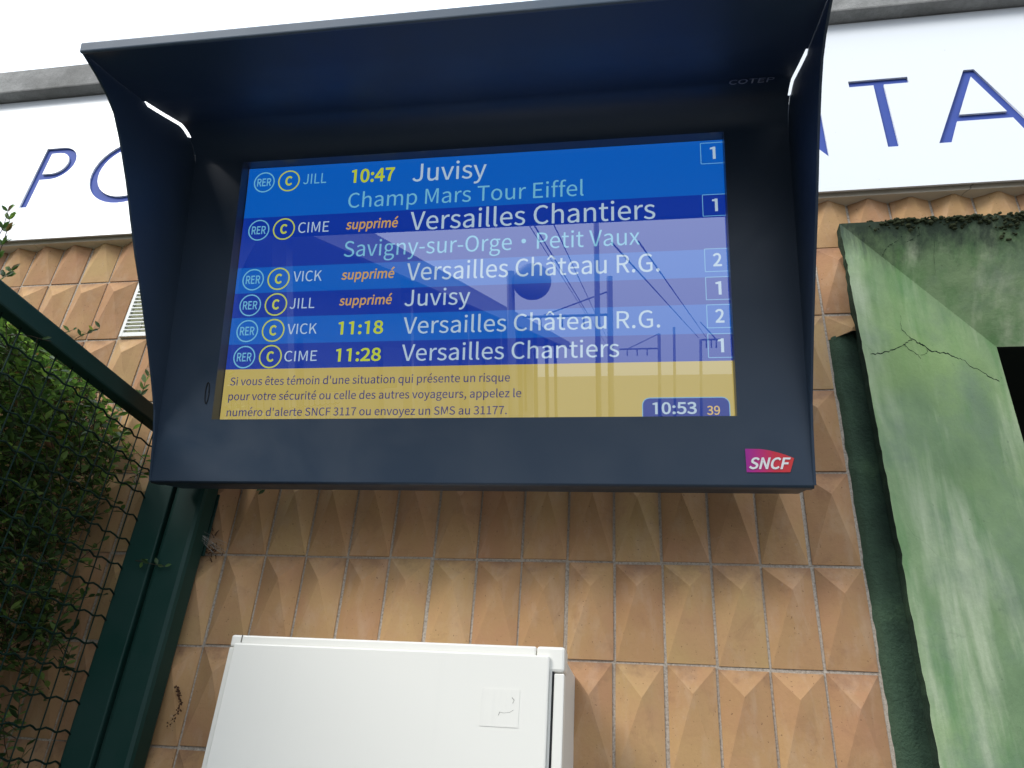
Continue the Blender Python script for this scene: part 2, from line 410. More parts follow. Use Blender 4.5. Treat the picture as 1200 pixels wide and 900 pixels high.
# ventilation grille set in the tile field
vg = thing('ventilation_grille', 'white metal louvre grille let into the tiled wall at left of the display', 'grille', (-1.36, 0, 2.775))
bm = bmesh.new()
for a, b in (((-.1, -.010, -.098), (-.09, .03, .098)), ((.09, -.010, -.098), (.1, .03, .098)), ((-.09, -.010, .088), (.09, .03, .098)), ((-.09, -.010, -.098), (.09, .03, -.084))): bx(bm, a, b, .001)
M_vent = make_white('white_grille_paint', (.74, .74, .70, 1), rough=.5)
bmobj('frame', bm, M_vent, vg)
for i in range(13): box('slat', (-.09, -.012, -.078 + i * .0125), (.09, -.008, -.0745 + i * .0125), M_vent, vg)
for x in (-.045, 0, .045): wire('rod', [(x, -.0065, -.085), (x, -.0065, .088)], .0014, M_vent, vg)
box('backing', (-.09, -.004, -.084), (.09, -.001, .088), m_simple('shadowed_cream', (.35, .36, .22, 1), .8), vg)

# ------------------------------------------------------------------ ledge, name board, concrete coping
led = box('rendered_fascia', (-6, -.036, 3.013), (6, .0, 3.663), M_cream, label='cream rendered fascia with cracked underside carrying the white name board', cat='fascia')
cop = box('concrete_coping', (-6, -.095, 3.668), (6, .30, 3.785), M_conc, bev=.006, label='weathered grey concrete coping beam running along the top of the wall', cat='coping')
sg = thing('station_name_board', 'long white station name board with cut-out blue capital letters', 'sign', (-.5, -.05, 3.02))
def sign_panel():
    cu = bpy.data.curves.new('c', 'CURVE'); cu.dimensions = '2D'; cu.fill_mode = 'BOTH'; cu.extrude = .0028
    def poly(pts):
        sp = cu.splines.new('POLY'); sp.points.add(len(pts) - 1)
        for p, (x, z) in zip(sp.points, pts): p.co = (x, z, 0, 1)
        sp.use_cyclic_u = True
    def arc(cx, cz, rx, rz, a0, a1, n): return [(cx + rx * math.cos(R(a0 + (a1 - a0) * i / n)), cz + rz * math.sin(R(a0 + (a1 - a0) * i / n))) for i in range(n + 1)]
    poly([(-4.4, 3.02), (4.4, 3.02), (4.4, 3.664), (-4.4, 3.664)])
    s = .027
    # P
    poly([(-1.953, 3.155), (-1.926, 3.155), (-1.926, 3.272), (-1.890, 3.272)] + arc(-1.892, 3.343, .071, .071, -88, 88, 16) + [(-1.953, 3.414)])
    poly([(-1.926, 3.297)] + arc(-1.894, 3.343, .046, .046, -88, 88, 14) + [(-1.926, 3.389)])
    # O
    poly(arc(-1.600, 3.284, .139, .136, 0, 350, 35)); poly(arc(-1.600, 3.284, .111, .109, 0, 350, 35))
    # N (mostly behind the display)
    poly([(.30, 3.151), (.327, 3.151), (.327, 3.37), (.496, 3.140), (.496, 3.42), (.469, 3.42), (.469, 3.205), (.300, 3.43)])
    # T
    poly([(.582, 3.418), (.736, 3.418), (.736, 3.395), (.672, 3.395), (.672, 3.160), (.645, 3.160), (.645, 3.395), (.582, 3.395)])
    # A
    poly([(.769, 3.161), (.799, 3.161), (.826, 3.234), (.960, 3.234), (.987, 3.161), (1.017, 3.161), (.906, 3.426), (.880, 3.426)])
    poly([(.836, 3.258), (.951, 3.258), (.893, 3.398)])
    o = bpy.data.objects.new('c', cu); COL.objects.link(o)
    bpy.context.view_layer.update()
    me = bpy.data.meshes.new_from_object(o.evaluated_get(bpy.context.evaluated_depsgraph_get())); bpy.data.objects.remove(o)
    me.transform(Matrix(((1, 0, 0, .5), (0, 0, 1, 0), (0, 1, 0, -3.02), (0, 0, 0, 1))))
    bm = bmesh.new(); bm.from_mesh(me); bmesh.ops.recalc_face_normals(bm, faces=bm.faces); bm.to_mesh(me); bm.free()
    me.name = 'panel'; me.materials.clear(); me.materials.append(M_sign); return me
new('panel', sign_panel(), None, sg)
box('letter_backing', (-3.85, .0042, .08), (4.85, .0062, .5), M_signblue, sg)

# ------------------------------------------------------------------ green concrete surround
gs = thing('window_surround', 'green painted concrete window surround with splayed reveals, cracks and a mossy top edge', 'window surround', (.5, 0, 0))
def splay(name, c4, nu, nv, edge=(), amp=.0022):
    """c4: four corners p00,p10,p11,p01; edge: which parametric edges are chipped"""
    V, F = [], []
    a, b, c, d = [Vector(p) for p in c4]; nrm = (b - a).cross(d - a).normalized()
    for j in range(nv + 1):
        for i in range(nu + 1):
            u, v = i / nu, j / nv
            p = (a.lerp(b, u)).lerp(d.lerp(c, u), v)
            f = noise.noise(p * 6) * amp + noise.noise(p * 31) * amp * .3
            inner = (0 < i < nu) and (0 < j < nv)
            if inner: p = p + nrm * f
            if 'u0' in edge and i == 0: p = p + (b - a).normalized() * (noise.noise(p * 45) * .0035 + max(0, noise.noise(p * 17 + Vector((9, 9, 9))) - .35) * .012)
            V.append(p)
    for j in range(nv):
        for i in range(nu): k = j * (nu + 1) + i; F.append((k, k + 1, k + nu + 2, k + nu + 1))
    o = mesh(name, V, F, M_green, gs, True); o['n'] = nu; del o['n']; splay.edge = V[::nu + 1]
    return o
YF, YI = -.045, .12
ox, oxr, oz = -.006, 2.006, 2.918
ix, ixr, iz = .352, 1.648, 2.645
splay('left_reveal', [(ox, YF, .9), (ix, YI, .9), (ix, YI, iz), (ox, YF, oz)], 24, 110, ('u0',))
side_edge = list(splay.edge)
splay('top_reveal', [(oxr, YF, oz), (ox, YF, oz), (ix, YI, iz), (ixr, YI, iz)], 80, 24)
splay('right_reveal', [(ixr, YI, .9), (oxr, YF, .9), (oxr, YF, oz), (ixr, YI, iz)], 24, 60)
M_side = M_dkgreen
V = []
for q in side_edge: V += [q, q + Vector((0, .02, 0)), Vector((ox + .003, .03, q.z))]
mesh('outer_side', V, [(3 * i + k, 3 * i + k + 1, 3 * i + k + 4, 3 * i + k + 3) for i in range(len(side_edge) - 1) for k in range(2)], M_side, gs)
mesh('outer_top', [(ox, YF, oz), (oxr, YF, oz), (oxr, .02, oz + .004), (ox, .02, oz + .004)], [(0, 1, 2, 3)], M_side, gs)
box('window_sill', (ox, YF - .02, .82), (oxr, YI, .90), M_green, gs, .004)
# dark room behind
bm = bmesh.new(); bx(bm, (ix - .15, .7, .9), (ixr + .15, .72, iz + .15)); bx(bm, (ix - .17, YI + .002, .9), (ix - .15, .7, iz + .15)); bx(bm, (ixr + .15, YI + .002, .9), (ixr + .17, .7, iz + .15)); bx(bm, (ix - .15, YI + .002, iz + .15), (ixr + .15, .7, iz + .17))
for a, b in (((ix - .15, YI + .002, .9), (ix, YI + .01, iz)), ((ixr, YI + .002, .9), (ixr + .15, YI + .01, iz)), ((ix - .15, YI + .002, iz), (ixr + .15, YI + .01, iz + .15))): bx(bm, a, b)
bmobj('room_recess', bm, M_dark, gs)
# open cracks in the render
M_crack = m_simple('crack_shadow_dirt', (.022, .04, .032, 1), .95, .05)
CR = [[(.0105, -.0374, 2.54), (.0409, -.0234, 2.5498), (.0687, -.0106, 2.5659), (.0974, .0027, 2.5847), (.1127, .0097, 2.5979), (.1259, .0158, 2.6107), (.1392, .0219, 2.6023), (.1534, .0285, 2.5988), (.1661, .0343, 2.5879), (.1855, .0433, 2.588), (.2102, .0546, 2.5918), (.2281, .0629, 2.5844), (.2495, .0728, 2.5826), (.2656, .0802, 2.5677), (.2865, .0898, 2.5634), (.3095, .1004, 2.5502), (.3322, .1109, 2.544)],
      [(.1259, .0158, 2.6107), (.1127, .0097, 2.6192), (.1026, .0051, 2.6333), (.1077, .0074, 2.671)],
      [(.1019, .0047, 2.5858), (.1167, .0116, 2.5755), (.1321, .0186, 2.5677), (.1368, .0208, 2.5596)],
      [(.1609, .0319, 2.5936), (.1555, .0294, 2.5782), (.1388, .0217, 2.5694)],
      [(.0934, -.0018, 2.8466), (.0995, -.0082, 2.8572), (.1095, -.0145, 2.8676), (.1254, -.0184, 2.8741), (.1393, -.0246, 2.8842)],
      [(.1411, -.0137, 2.8662), (.1608, -.0197, 2.8761), (.1805, -.0256, 2.8859), (.1767, -.0344, 2.9004)],
      [(.2135, -.0161, 2.8701), (.2113, .0022, 2.8398), (.2149, .024, 2.8039)]]
rc = random.Random(8)
for line, rr in zip(CR, (.0016, .0006, .0008, .0006, .0011, .0009, .0007)):
    pts = []
    for a, b in zip(line, line[1:]):
        a, b = Vector(a), Vector(b); d_ = b - a
        for k in range(5):
            q = a + d_ * k / 5
            if k: q += Vector((0, 0, 1)).cross(d_).cross(d_).normalized() * rc.uniform(-.0022, .0022)
            pts.append(q)
    pts.append(Vector(line[-1]))
    bm = bmesh.new(); rings = []
    for i, q in enumerate(pts):
        r_ = rr * (.45 + .8 * rc.random()) * (1 if i < len(pts) * .7 else .7)
        rings.append([bm.verts.new(q + Vector((math.cos(t_) * r_ * .6, math.sin(t_) * r_ * .6, (math.cos(t_ + .7)) * r_))) for t_ in (0, 2.1, 4.2)])
    for a, b in zip(rings, rings[1:]):
        for k in range(3): bm.faces.new((a[k], a[(k + 1) % 3], b[(k + 1) % 3], b[k]))
    bm.transform(Matrix.Translation((0, -.0011, -.0003)))
    bmobj('crack', bm, M_crack, gs)
# rough render strip between tiles and surround
V, F = [], []
nj = 150
for j in range(nj + 1):
    z = .9 + (2.606 - .9) * j / nj
    jag = noise.noise(Vector((0, 0, z * 38))) * .0035 + noise.noise(Vector((3, 0, z * 9))) * .003
    for i in range(7):
        u = i / 6
        x = .4335 + jag * (1 - u) - .5 + u * (.068)
        y = -.011 + .006 * u + noise.noise(Vector((u * 3, z * 20, 1))) * .003 * (0 < i < 6)
        if i == 0: y = .002
        zz = z + (noise.noise(Vector((u * 5, 7, 0))) * .006 + u * .016 if j == nj else 0)
        V.append((x, y, zz))
for j in range(nj):
    for i in range(6): k = j * 7 + i; F.append((k, k + 1, k + 8, k + 7))
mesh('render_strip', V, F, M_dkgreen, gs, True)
# moss along the top edge
rnd = random.Random(11); bm = bmesh.new()
for i in range(2600):
    x = rnd.uniform(.06, 1.2) ** 1.0
    dens = .5 + .5 * noise.noise(Vector((x * 9, 0, 3)))
    if rnd.random() > dens * (.35 if x < .12 else 1): continue
    hang = rnd.random() ** 2.0 * (.012 + .05 * max(0, noise.noise(Vector((x * 12, 5, 0))) + .25))
    y = YF - .002 + hang * (YI - YF) / (oz - iz) + rnd.uniform(-.003, .004)
    z = oz + rnd.uniform(-.002, .004) - hang
    if rnd.random() < .35: z = oz + rnd.uniform(.0, .006); y = rnd.uniform(YF, 0)
    r_ = rnd.uniform(.002, .0062)
    q = bmesh.ops.create_icosphere(bm, subdivisions=1, radius=r_)
    for v in q['verts']: v.co = Vector((v.co.x * rnd.uniform(.7, 1.5), v.co.y * .8, v.co.z * rnd.uniform(.6, 1.2))) + Vector((x + rnd.uniform(-.0008, .0008), y, z))
bmobj('moss', bm, M_mossa, gs, kind='stuff')

# ------------------------------------------------------------------ utility cabinet
cb = thing('utility_cabinet', 'off-white metal utility cabinet fixed to the tiles below the display', 'cabinet', (-.455, 0, .95))
def cbx(n, a, b, m, bev=.002, **k): return box(n, (a[0] + .455, a[1], a[2] - .95), (b[0] + .455, b[1], b[2] - .95), m, cb, bev, **k)
cbx('body', (-.757, -.235, .95), (-.145, .0, 1.827), M_cabs, .004)
cbx('top_frame', (-.760, -.262, 1.815), (-.1905, -.236, 1.8365), M_cab, .0035)
cbx('corner_cap', (-.1895, -.264, 1.795), (-.1405, -.212, 1.8368), M_cab, .005)
cbx('right_frame', (-.158, -.262, .95), (-.1405, -.236, 1.7935), M_cab, .002)
cbx('gasket', (-.1612, -.2625, .96), (-.1585, -.238, 1.816), M_seal, .0)
cbx('door_return', (-.1655, -.2634, .96), (-.1613, -.240, 1.814), M_cabs, .0)
cbx('left_frame', (-.760, -.262, .95), (-.7445, -.236, 1.814), M_cab, .002)
cbx('door', (-.7475, -.272, .96), (-.1655, -.2635, 1.8205), M_cab, .003)
cbx('tape_residue', (-.278, -.2727, 1.705), (-.213, -.2722, 1.763), M_tape, 0)
bm = bmesh.new(); tube(bm, [(-.246, -.2728, 1.7275), (-.238, -.2728, 1.7265), (-.228, -.2728, 1.728), (-.222, -.2728, 1.732)], .00022, 4)
tube(bm, [(-.245, -.2728, 1.728), (-.247, -.2728, 1.7225)], .0004, 5); tube(bm, [(-.226, -.2728, 1.751), (-.222, -.2728, 1.747), (-.224, -.2728, 1.742)], .0005, 5)
bm.transform(Matrix.Translation((.455, 0, -.95))); bmobj('scuff_mark', bm, M_scuff, cb)
bm = bmesh.new(); bx(bm, (-.7395, -.2632, 1.8235), (-.7380, -.2618, 1.8362)); bm.transform(Matrix.Translation((.455, 0, -.95))); bmobj('seam_mark', bm, M_scuff, cb)

# ------------------------------------------------------------------ green mesh fence, posts
FX = -1.163
fn = thing('mesh_fence', 'dark green wire mesh fence panel with steel top rail running out from the wall', 'fence', (FX, -.8, 0))
def f_(p): return (p[0] - FX, p[1] + .8, p[2])
box('top_rail', f_((FX - .019, -2.3, 2.330)), f_((FX + .016, -.03, 2.371)), M_gpost, fn, .004)
box('end_stile', f_((-1.167, -.085, 0)), f_((-1.097, -.012, 2.329)), M_gpost, fn, .003)
i = 0; y = -.12
while y > -1.55:
    wire('upright_wire', [f_((FX - .001, y, .05)), f_((FX - .004, y, 2.335))], .0016, M_gwire, fn, 5); y -= .05
z = 2.285
while z > .9:
    pts = []; yy = -.085
    while yy > -1.56:
        pts.append(f_((FX + .002 + .003 * math.cos(2 * math.pi * (yy + .12) / .1), yy, z + .0032 * math.sin(2 * math.pi * (yy + .12) / .05)))); yy -= .0125
    wire('crimped_wire', pts, .0021, M_gwire, fn, 5); z -= .0565
pt = thing('fence_post', 'dark green square fence post standing against the tiles under the display', 'post', (-1.05, -.045, 0))
box('shaft', (-.038, -.043, 0), (.040, .018, 2.30), M_gpost, pt, .011)
box('post_cap', (-.041, -.046, 2.301), (.043, .021, 2.312), M_seal, pt, .004)
box('fixing_plate', (-.038, .0185, 2.05), (.040, .024, 2.2), M_gpost, pt, .001)

# ------------------------------------------------------------------ hedge behind the fence
def leaf_mesh(L=1.0):
    V = [(0, 0, 0), (.16, .25, .04), (.22, .55, .05), (.10, .85, .02), (0, 1, -.03), (-.10, .85, .02), (-.22, .55, .05), (-.16, .25, .04), (0, .3, 0), (0, .65, 0)]
    F = [(0, 1, 8), (1, 2, 9, 8), (2, 3, 9), (3, 4, 9), (0, 8, 7), (8, 9, 6, 7), (9, 5, 6), (9, 4, 5)]
    me = bpy.data.meshes.new('leaf'); me.from_pydata(V, [], F); me.materials.append(M_leaf); me.update(); return me
LM = leaf_mesh(); LV = [v.co.copy() for v in LM.vertices]; LF = [tuple(p.vertices) for p in LM.polygons]
def leaf_mat(p, d, up, L, rnd):
    d = d.normalized(); s = d.cross(up)
    if s.length < .1: s = d.cross(Vector((1, 0, 0)))
    s.normalize(); u = s.cross(d)
    m = Matrix((s, d, u)).transposed().to_4x4(); m = Matrix.Rotation(rnd.uniform(-.9, .9), 4, d) @ m
    return Matrix.Translation(p) @ m @ Matrix.Diagonal((L, L, L, 1))
rnd = random.Random(5)
hg = thing('hedge', 'dense small-leaved green shrub growing up behind the wire fence', 'shrub', (-1.45, -.6, 0))
H0 = Vector((-1.45, -.6, 0)); cands = []; bmt = bmesh.new()
def branch(p, d, L, r, depth):
    pts = [p]; n = 5
    for i in range(n):
        d = (d + Vector((rnd.uniform(-.3, .3), rnd.uniform(-.3, .3), rnd.uniform(-.15, .3)))).normalized()
        p = p + d * L / n; pts.append(p)
    tube(bmt, [q - H0 for q in pts], r, 4, .45)
    if depth == 0:
        for i in range(22):
            t = rnd.random() * (n - .01); q = pts[int(t)].lerp(pts[int(t) + 1], t % 1)
            dd = (d * .5 + Vector((rnd.uniform(-1, 1), rnd.uniform(-1, 1), rnd.uniform(-.6, .9)))).normalized()
            cands.append((q, dd, rnd.uniform(.014, .030)))
        return
    for k in range(5 if depth == 1 else 6):
        t = rnd.uniform(1.0, n - .01); q = pts[int(t)].lerp(pts[int(t) + 1], t % 1)
        dd = (d * .5 + Vector((rnd.uniform(-1, 1), rnd.uniform(-1, 1), rnd.uniform(-.3, .9)))).normalized()
        branch(q, dd, L * rnd.uniform(.38, .6), r * .5, depth - 1)
mrt = mrot.transposed()
def inview(p):
    q = mrt @ (p - CAM)
    if q.z > -.05: return False
    x = 600 + 889.2 * q.x / -q.z; y = 450 - 889.2 * q.y / -q.z
    return 0 < x < 240 and 260 < y < 900
def dens(q):
    d = .45 + 1.15 * noise.noise(q * 5.5 + Vector((4, 1, 7))) + .5 * noise.noise(q * 14)
    e = min(1, max(0, (-q.y - .08) / .30)) * .75 + min(1, max(0, (-q.x - 1.19) / .45)) * .55 + max(0, q.z - 2.0) * .9
    if q.z < 2.05: e += .55 * min(1, max(0, (-q.y - .10) / .18))
    return d * min(1.3, .34 + e)
def keep(q):
    if q.x > FX - .025 and not (q.x < FX + .03 and rnd.random() < .12): return False
    if (q.z - 1.6) > -q.x * .632 + .035 * noise.noise(q * 7): return False
    return q.y < -.03
cl_n = 0
while cl_n < 9500:
    q = Vector((rnd.uniform(-1.95, FX + .02), rnd.uniform(-1.0, -.05), rnd.uniform(1.25, 2.75)))
    if not keep(q) or rnd.random() > dens(q) or (not inview(q) and rnd.random() < .7): continue
    cl_n += 1
    d = Vector((rnd.uniform(-.7, .8), rnd.uniform(-.9, .7), rnd.uniform(-.3, 1))).normalized(); L = rnd.uniform(.06, .14)
    p1 = q + d * L * .5 + Vector((0, 0, rnd.uniform(-.01, .01))); p2 = p1 + (d + Vector((0, 0, rnd.uniform(-.3, .3)))).normalized() * L * .5
    if not keep(p2) or not keep(p1): continue
    tube(bmt, [q - H0, p1 - H0, p2 - H0], .0011, 3, .5)
    for i in range(8):
        t = (i + .5) / 8; pp = q.lerp(p1, t * 2) if t < .5 else p1.lerp(p2, t * 2 - 1)
        sd = d.cross(Vector((0, 0, 1))); sd = sd.normalized() if sd.length > .1 else Vector((1, 0, 0))
        dd = (d * .6 + sd * (1 if i % 2 else -1) * .8 + Vector((rnd.uniform(-.4, .4), rnd.uniform(-.4, .4), rnd.uniform(-.3, .5)))).normalized()
        if keep(pp + dd * .02): cands.append((pp, dd, rnd.uniform(.014, .029)))
for k in range(16):
    x0 = rnd.uniform(-1.8, -1.25); y0 = rnd.uniform(-1.0, -.2); p = Vector((x0, y0, 0)); pts = [p - H0]
    for i in range(7): p = p + Vector((rnd.uniform(-.03, .03), rnd.uniform(-.04, .03), .30)); pts.append(p - H0)
    pts = [t_ for t_ in pts if (t_.z - 1.6) < -(t_.x + H0.x) * .60]
    tube(bmt, pts, rnd.uniform(.004, .009), 5, .35)
bmobj('branches', bmt, M_twig, hg, True, kind='stuff')
cands.sort(key=lambda c: (c[0] - CAM).length / c[2] + (0 if c[0].x < FX else .0))
vis = [c for c in cands if inview(c[0])]
bigset = vis[:260]; ids = {id(c) for c in bigset}
for c in bigset:
    o = new('leaf', LM, None, hg); o.matrix_local = leaf_mat(c[0] - H0, c[1], Vector((0, 0, 1)), c[2], rnd)
V, F = [], []
for c in cands:
    if id(c) in ids: continue
    m = leaf_mat(c[0] - H0, c[1], Vector((0, 0, 1)), c[2], rnd); b = len(V)
    V += [m @ v for v in LV]; F += [tuple(b + i for i in f) for f in LF]
mesh('foliage', V, F, M_leaf, hg, kind='stuff')
print('LEAVES', len(cands), 'in view', len(vis))

def sprig(label, p, d, L, n, ls, name='shrub_sprig', cat='sprig', group=None, droop=0.0):
    t = thing(name, label, cat, p, group)
    d = Vector(d).normalized(); pts = [Vector((0, 0, 0))]
    for i in range(4): d = (d + Vector((rnd.uniform(-.2, .2), rnd.uniform(-.2, .2), rnd.uniform(-.2, .15) - droop))).normalized(); pts.append(pts[-1] + d * L / 4)
    wire('twig', pts, .0012, M_twig, t, 5, .5)
    for i in range(n):
        q = pts[min(4, 1 + i * 4 // n)]; sgn = 1 if i % 2 else -1
        dd = (d * .7 + Vector((sgn * .8, rnd.uniform(-.5, .1), rnd.uniform(-.2, .7)))).normalized()
        o = new('leaf', LM, None, t); o.matrix_local = leaf_mat(q, dd, Vector((0, -1, .3)), ls * rnd.uniform(.7, 1.2), rnd)

sprig('bare twig with a small leaf poking over the green top rail', (-1.20, -.56, 2.32), (1, .1, .25), .10, 2, .02)
sprig('small green sprig growing across the upper part of the fence post', (-1.125, -.100, 2.015), (1, -.05, .05), .075, 6, .018)
sprig('little sprig hanging against the tiles just below the display edge', (-.915, -.02, 2.225), (.6, -.4, -.3), .03, 5, .018)
sprig('bright green leaf tuft rising past the rail beside the display', (-1.255, -.09, 2.42), (.1, -.1, 1), .07, 9, .026)
sprig('green sprig rooted in the tile joint at far left above the rail', (-1.655, -.006, 2.69), (.9, -.3, .35), .05, 4, .024)
sprig('green sprig rooted in the tile joint beneath the ventilation grille', (-1.60, -.006, 2.676), (1, -.3, .12), .10, 7, .024)
sprig('tall leafy shoot at the left edge in front of the name board', (-1.335, -.56, 2.47), (.1, 0, 1), .15, 20, .020)
sprig('leafy shoot above the rail at the left edge below the name board', (-1.325, -.545, 2.42), (.1, 0, 1), .09, 16, .024)
sprig('bushy leafy shoot at the far left edge rising highest beside the name board', (-1.318, -.560, 2.475), (.12, 0, 1), .15, 34, .022)
sprig('thick leaf tuft resting on the green rail at the far left edge', (-1.292, -.565, 2.41), (.1, .05, 1), .09, 30, .022)
# dried matter and cobweb by the post
dm = thing('dried_debris', 'clump of dry leaves and cobweb caught between post and tiles', 'debris', (-1.0, -.012, 2.07))
bm = bmesh.new()
for i in range(26):
    p = Vector((rnd.gauss(.0, .012), rnd.uniform(-.012, .0), rnd.gauss(0, .018))); q = p + Vector((rnd.uniform(-.014, .014), rnd.uniform(-.004, .004), rnd.uniform(-.014, .014)))
    tube(bm, [p, p.lerp(q, .5) + Vector((0, 0, .002)), q], rnd.uniform(.0008, .0028), 4, .3)
bmobj('dry_leaf_clump', bm, M_dry, dm, kind='stuff')
bm = bmesh.new()
for i in range(14):
    a = Vector((-.05 + rnd.uniform(-.01, .01), -.06, .045 + rnd.uniform(-.012, .012))); b = Vector((rnd.uniform(-.01, .045), -.008, rnd.uniform(-.02, .02)))
    tube(bm, [a, a.lerp(b, .5) - Vector((0, 0, .004)), b], .00022, 3)
bmobj('cobweb', bm, M_web, dm, kind='stuff')
nst = thing('mud_nest', 'crumbly brown insect mud trail stuck on a lower left tile', 'nest', (-.992, -.016, 1.725))
bm = bmesh.new()
for i in range(60):
    t = i / 60; p = 1.4 * Vector((.012 * math.sin(t * 3.0) + rnd.gauss(0, .0018), -.006 + rnd.uniform(-.003, .003), .03 - .055 * t + rnd.gauss(0, .0015)))
    q = bmesh.ops.create_icosphere(bm, subdivisions=1, radius=rnd.uniform(.001, .0032) * (1.2 - t * .6))
    for v in q['verts']: v.co += p
bmobj('mud_crust', bm, M_dry, nst, kind='stuff')

# ------------------------------------------------------------------ departure display
SC = 1.30
u = Vector((math.cos(.013923), math.sin(.013923), 0)); fw = Vector((-u.y, u.x, 0)); tt = .261356
v = -fw * math.sin(tt) + Vector((0, 0, math.cos(tt))); n = u.cross(v)
c0 = Vector((-.28119583, -.62, 2.35617994)); C = CAM + (c0 - CAM) * SC
MT = Matrix((u, v, n)).transposed().to_4x4(); MT.translation = C
dp = thing('departure_display', 'dark blue hooded train departure screen hung in front of the tiled wall', 'display', mat=MT)
def P(a, b, c_=0): return Vector((a, b, c_)) * SC
UL, UR, VB, VT = -.533, .5245, -.3375, .308
oL, oR, oB, oT = -.4365, .4215, -.2340, .2480
FR = .060    # fillet panel / hood
# front panel with the window opening and rounded outer corners at the bottom
V = [P(UL, VB), P(UR, VB), P(UR, VT - FR), P(UL, VT - FR), P(oL, oB), P(oR, oB), P(oR, oT), P(oL, oT)]
D = -.0215
V += [P(oL, oB, D - .003), P(oR, oB, D - .003), P(oR, oT, D - .003), P(oL, oT, D - .003)]
F = [(0, 1, 5, 4), (1, 2, 6, 5), (2, 3, 7, 6), (3, 0, 4, 7)]
mesh('front_panel', V, F, M_hous, dp)
mesh('window_reveal', V[4:], [(0, 1, 5, 4), (1, 2, 6, 5), (2, 3, 7, 6), (3, 0, 4, 7)], M_bezel, dp)
# casing behind
bm = bmesh.new(); bx(bm, P(UL + .001, VB - .004, -.09), P(UR - .001, VT + .012, -.0275), 0)
es = [e for e in bm.edges if abs(e.verts[0].co.x - e.verts[1].co.x) < 1e-5 and abs(e.verts[0].co.y - e.verts[1].co.y) < 1e-5 or all(vv.co.z < -.10 for vv in e.verts)]
bmesh.ops.bevel(bm, geom=es, offset=.007, segments=3, profile=.5, affect='EDGES')
bmobj('casing', bm, M_hous, dp)
# rim joining panel and casing: rounded lower edge and sides
bm = bmesh.new()
prof = [(0, 0.0), (-.002, -.0030), (-.0055, -.0042), (-.0275, -.0042)]      # (w, outward)
loops = []
for wz, ou in prof:
    loops.append([bm.verts.new(P(UL - ou * -1 * -1 if False else UL - abs(ou) * .4, VB - abs(ou), wz)), bm.verts.new(P(UR + abs(ou) * .4, VB - abs(ou), wz))])
for a, b in zip(loops, loops[1:]): bm.faces.new((a[0], b[0], b[1], a[1]))
lf = [[bm.verts.new(P(UL - abs(ou) * .4, VB - abs(ou), wz)), bm.verts.new(P(UL - abs(ou) * .4, VT, wz))] for wz, ou in prof]
for a, b in zip(lf, lf[1:]): bm.faces.new((a[0], a[1], b[1], b[0]))
rt = [[bm.verts.new(P(UR + abs(ou) * .4, VB - abs(ou), wz)), bm.verts.new(P(UR + abs(ou) * .4, VT, wz))] for wz, ou in prof]
for a, b in zip(rt, rt[1:]): bm.faces.new((a[0], b[0], b[1], a[1]))
bmesh.ops.remove_doubles(bm, verts=bm.verts, dist=.0002)
bmobj('casing_rim', bm, M_hous, dp, True)
# hood top sheet: profile (v, w)
def vprof(wv):
    T = [(0, .308), (.057, .2985), (.113, .285), (.157, .2755), (.22, .2675), (.302, .2615)]
    for (a, va), (b, vb) in zip(T, T[1:]):
        if wv <= b: t = (wv - a) / (b - a); return va + (vb - va) * t
    return T[-1][1]
ws = [FR + (.302 - FR) * i / 22 for i in range(23)]
fil = [(VT - FR + .0 + FR * math.sin(a) * 1.0 - .0, FR - FR * math.cos(a)) for a in [math.pi / 2 * i / 16 for i in range(17)]]
# blend the end of the fillet on to the sheet
sheet = []
vend = vprof(FR)
for i, (vv, ww) in enumerate(fil): sheet.append((VT - FR + (vv - (VT - FR)) * (vend - (VT - FR)) / FR, ww))
sheet += [(vprof(x), x) for x in ws[1:]]
gap = .0036
def strip(x0, x1, pts, th=.0016):
    V, F = [], []
    for x in (x0, x1):
        for vv, ww in pts: V.append(P(x, vv, ww))
        for vv, ww in reversed(pts): V.append(P(x, vv + th, ww - (th if ww < FR else 0)))
    m_ = len(pts) * 2
    for i in range(m_): j = (i + 1) % m_; F.append((i, j, m_ + j, m_ + i))
    F.append(tuple(range(m_ - 1, -1, -1))); F.append(tuple(range(m_, 2 * m_)))
    return V, F
front = [p for p in sheet if p[1] >= .155]; back = [p for p in sheet if p[1] <= .160]
cut = min(front, key=lambda p: p[1])
back = [p for p in sheet if p[1] <= cut[1] + 1e-6]
V1, F1 = strip(UL + gap, UR - gap, sheet)
def addm(VF, nm, mat=M_hous, sm=True):
    bm = bmesh.new(); vs = [bm.verts.new(p) for p in VF[0]]
    for f in VF[1]:
        try: bm.faces.new([vs[i] for i in f])
        except ValueError: pass
    bmesh.ops.recalc_face_normals(bm, faces=bm.faces)
    o = bmobj(nm, bm, mat, dp, False)
    return o
def smooth_auto(o, ang=35):
    me = o.data
    for p in me.polygons: p.use_smooth = True
    bm = bmesh.new(); bm.from_mesh(me)
    for e in bm.edges:
        if len(e.link_faces) == 2 and e.calc_face_angle(0) > R(ang): e.smooth = False
    bm.to_mesh(me); bm.free()
smooth_auto(addm((V1, F1), 'hood_top'))
low = [p for p in sheet if p[1] <= .031]
for a, b in ((UL + .0005, UL + gap), (UR - gap, UR - .0005)):
    smooth_auto(addm(strip(a, b, front), 'hood_corner_tab'))
    smooth_auto(addm(strip(a, b, low), 'hood_corner_tab'))
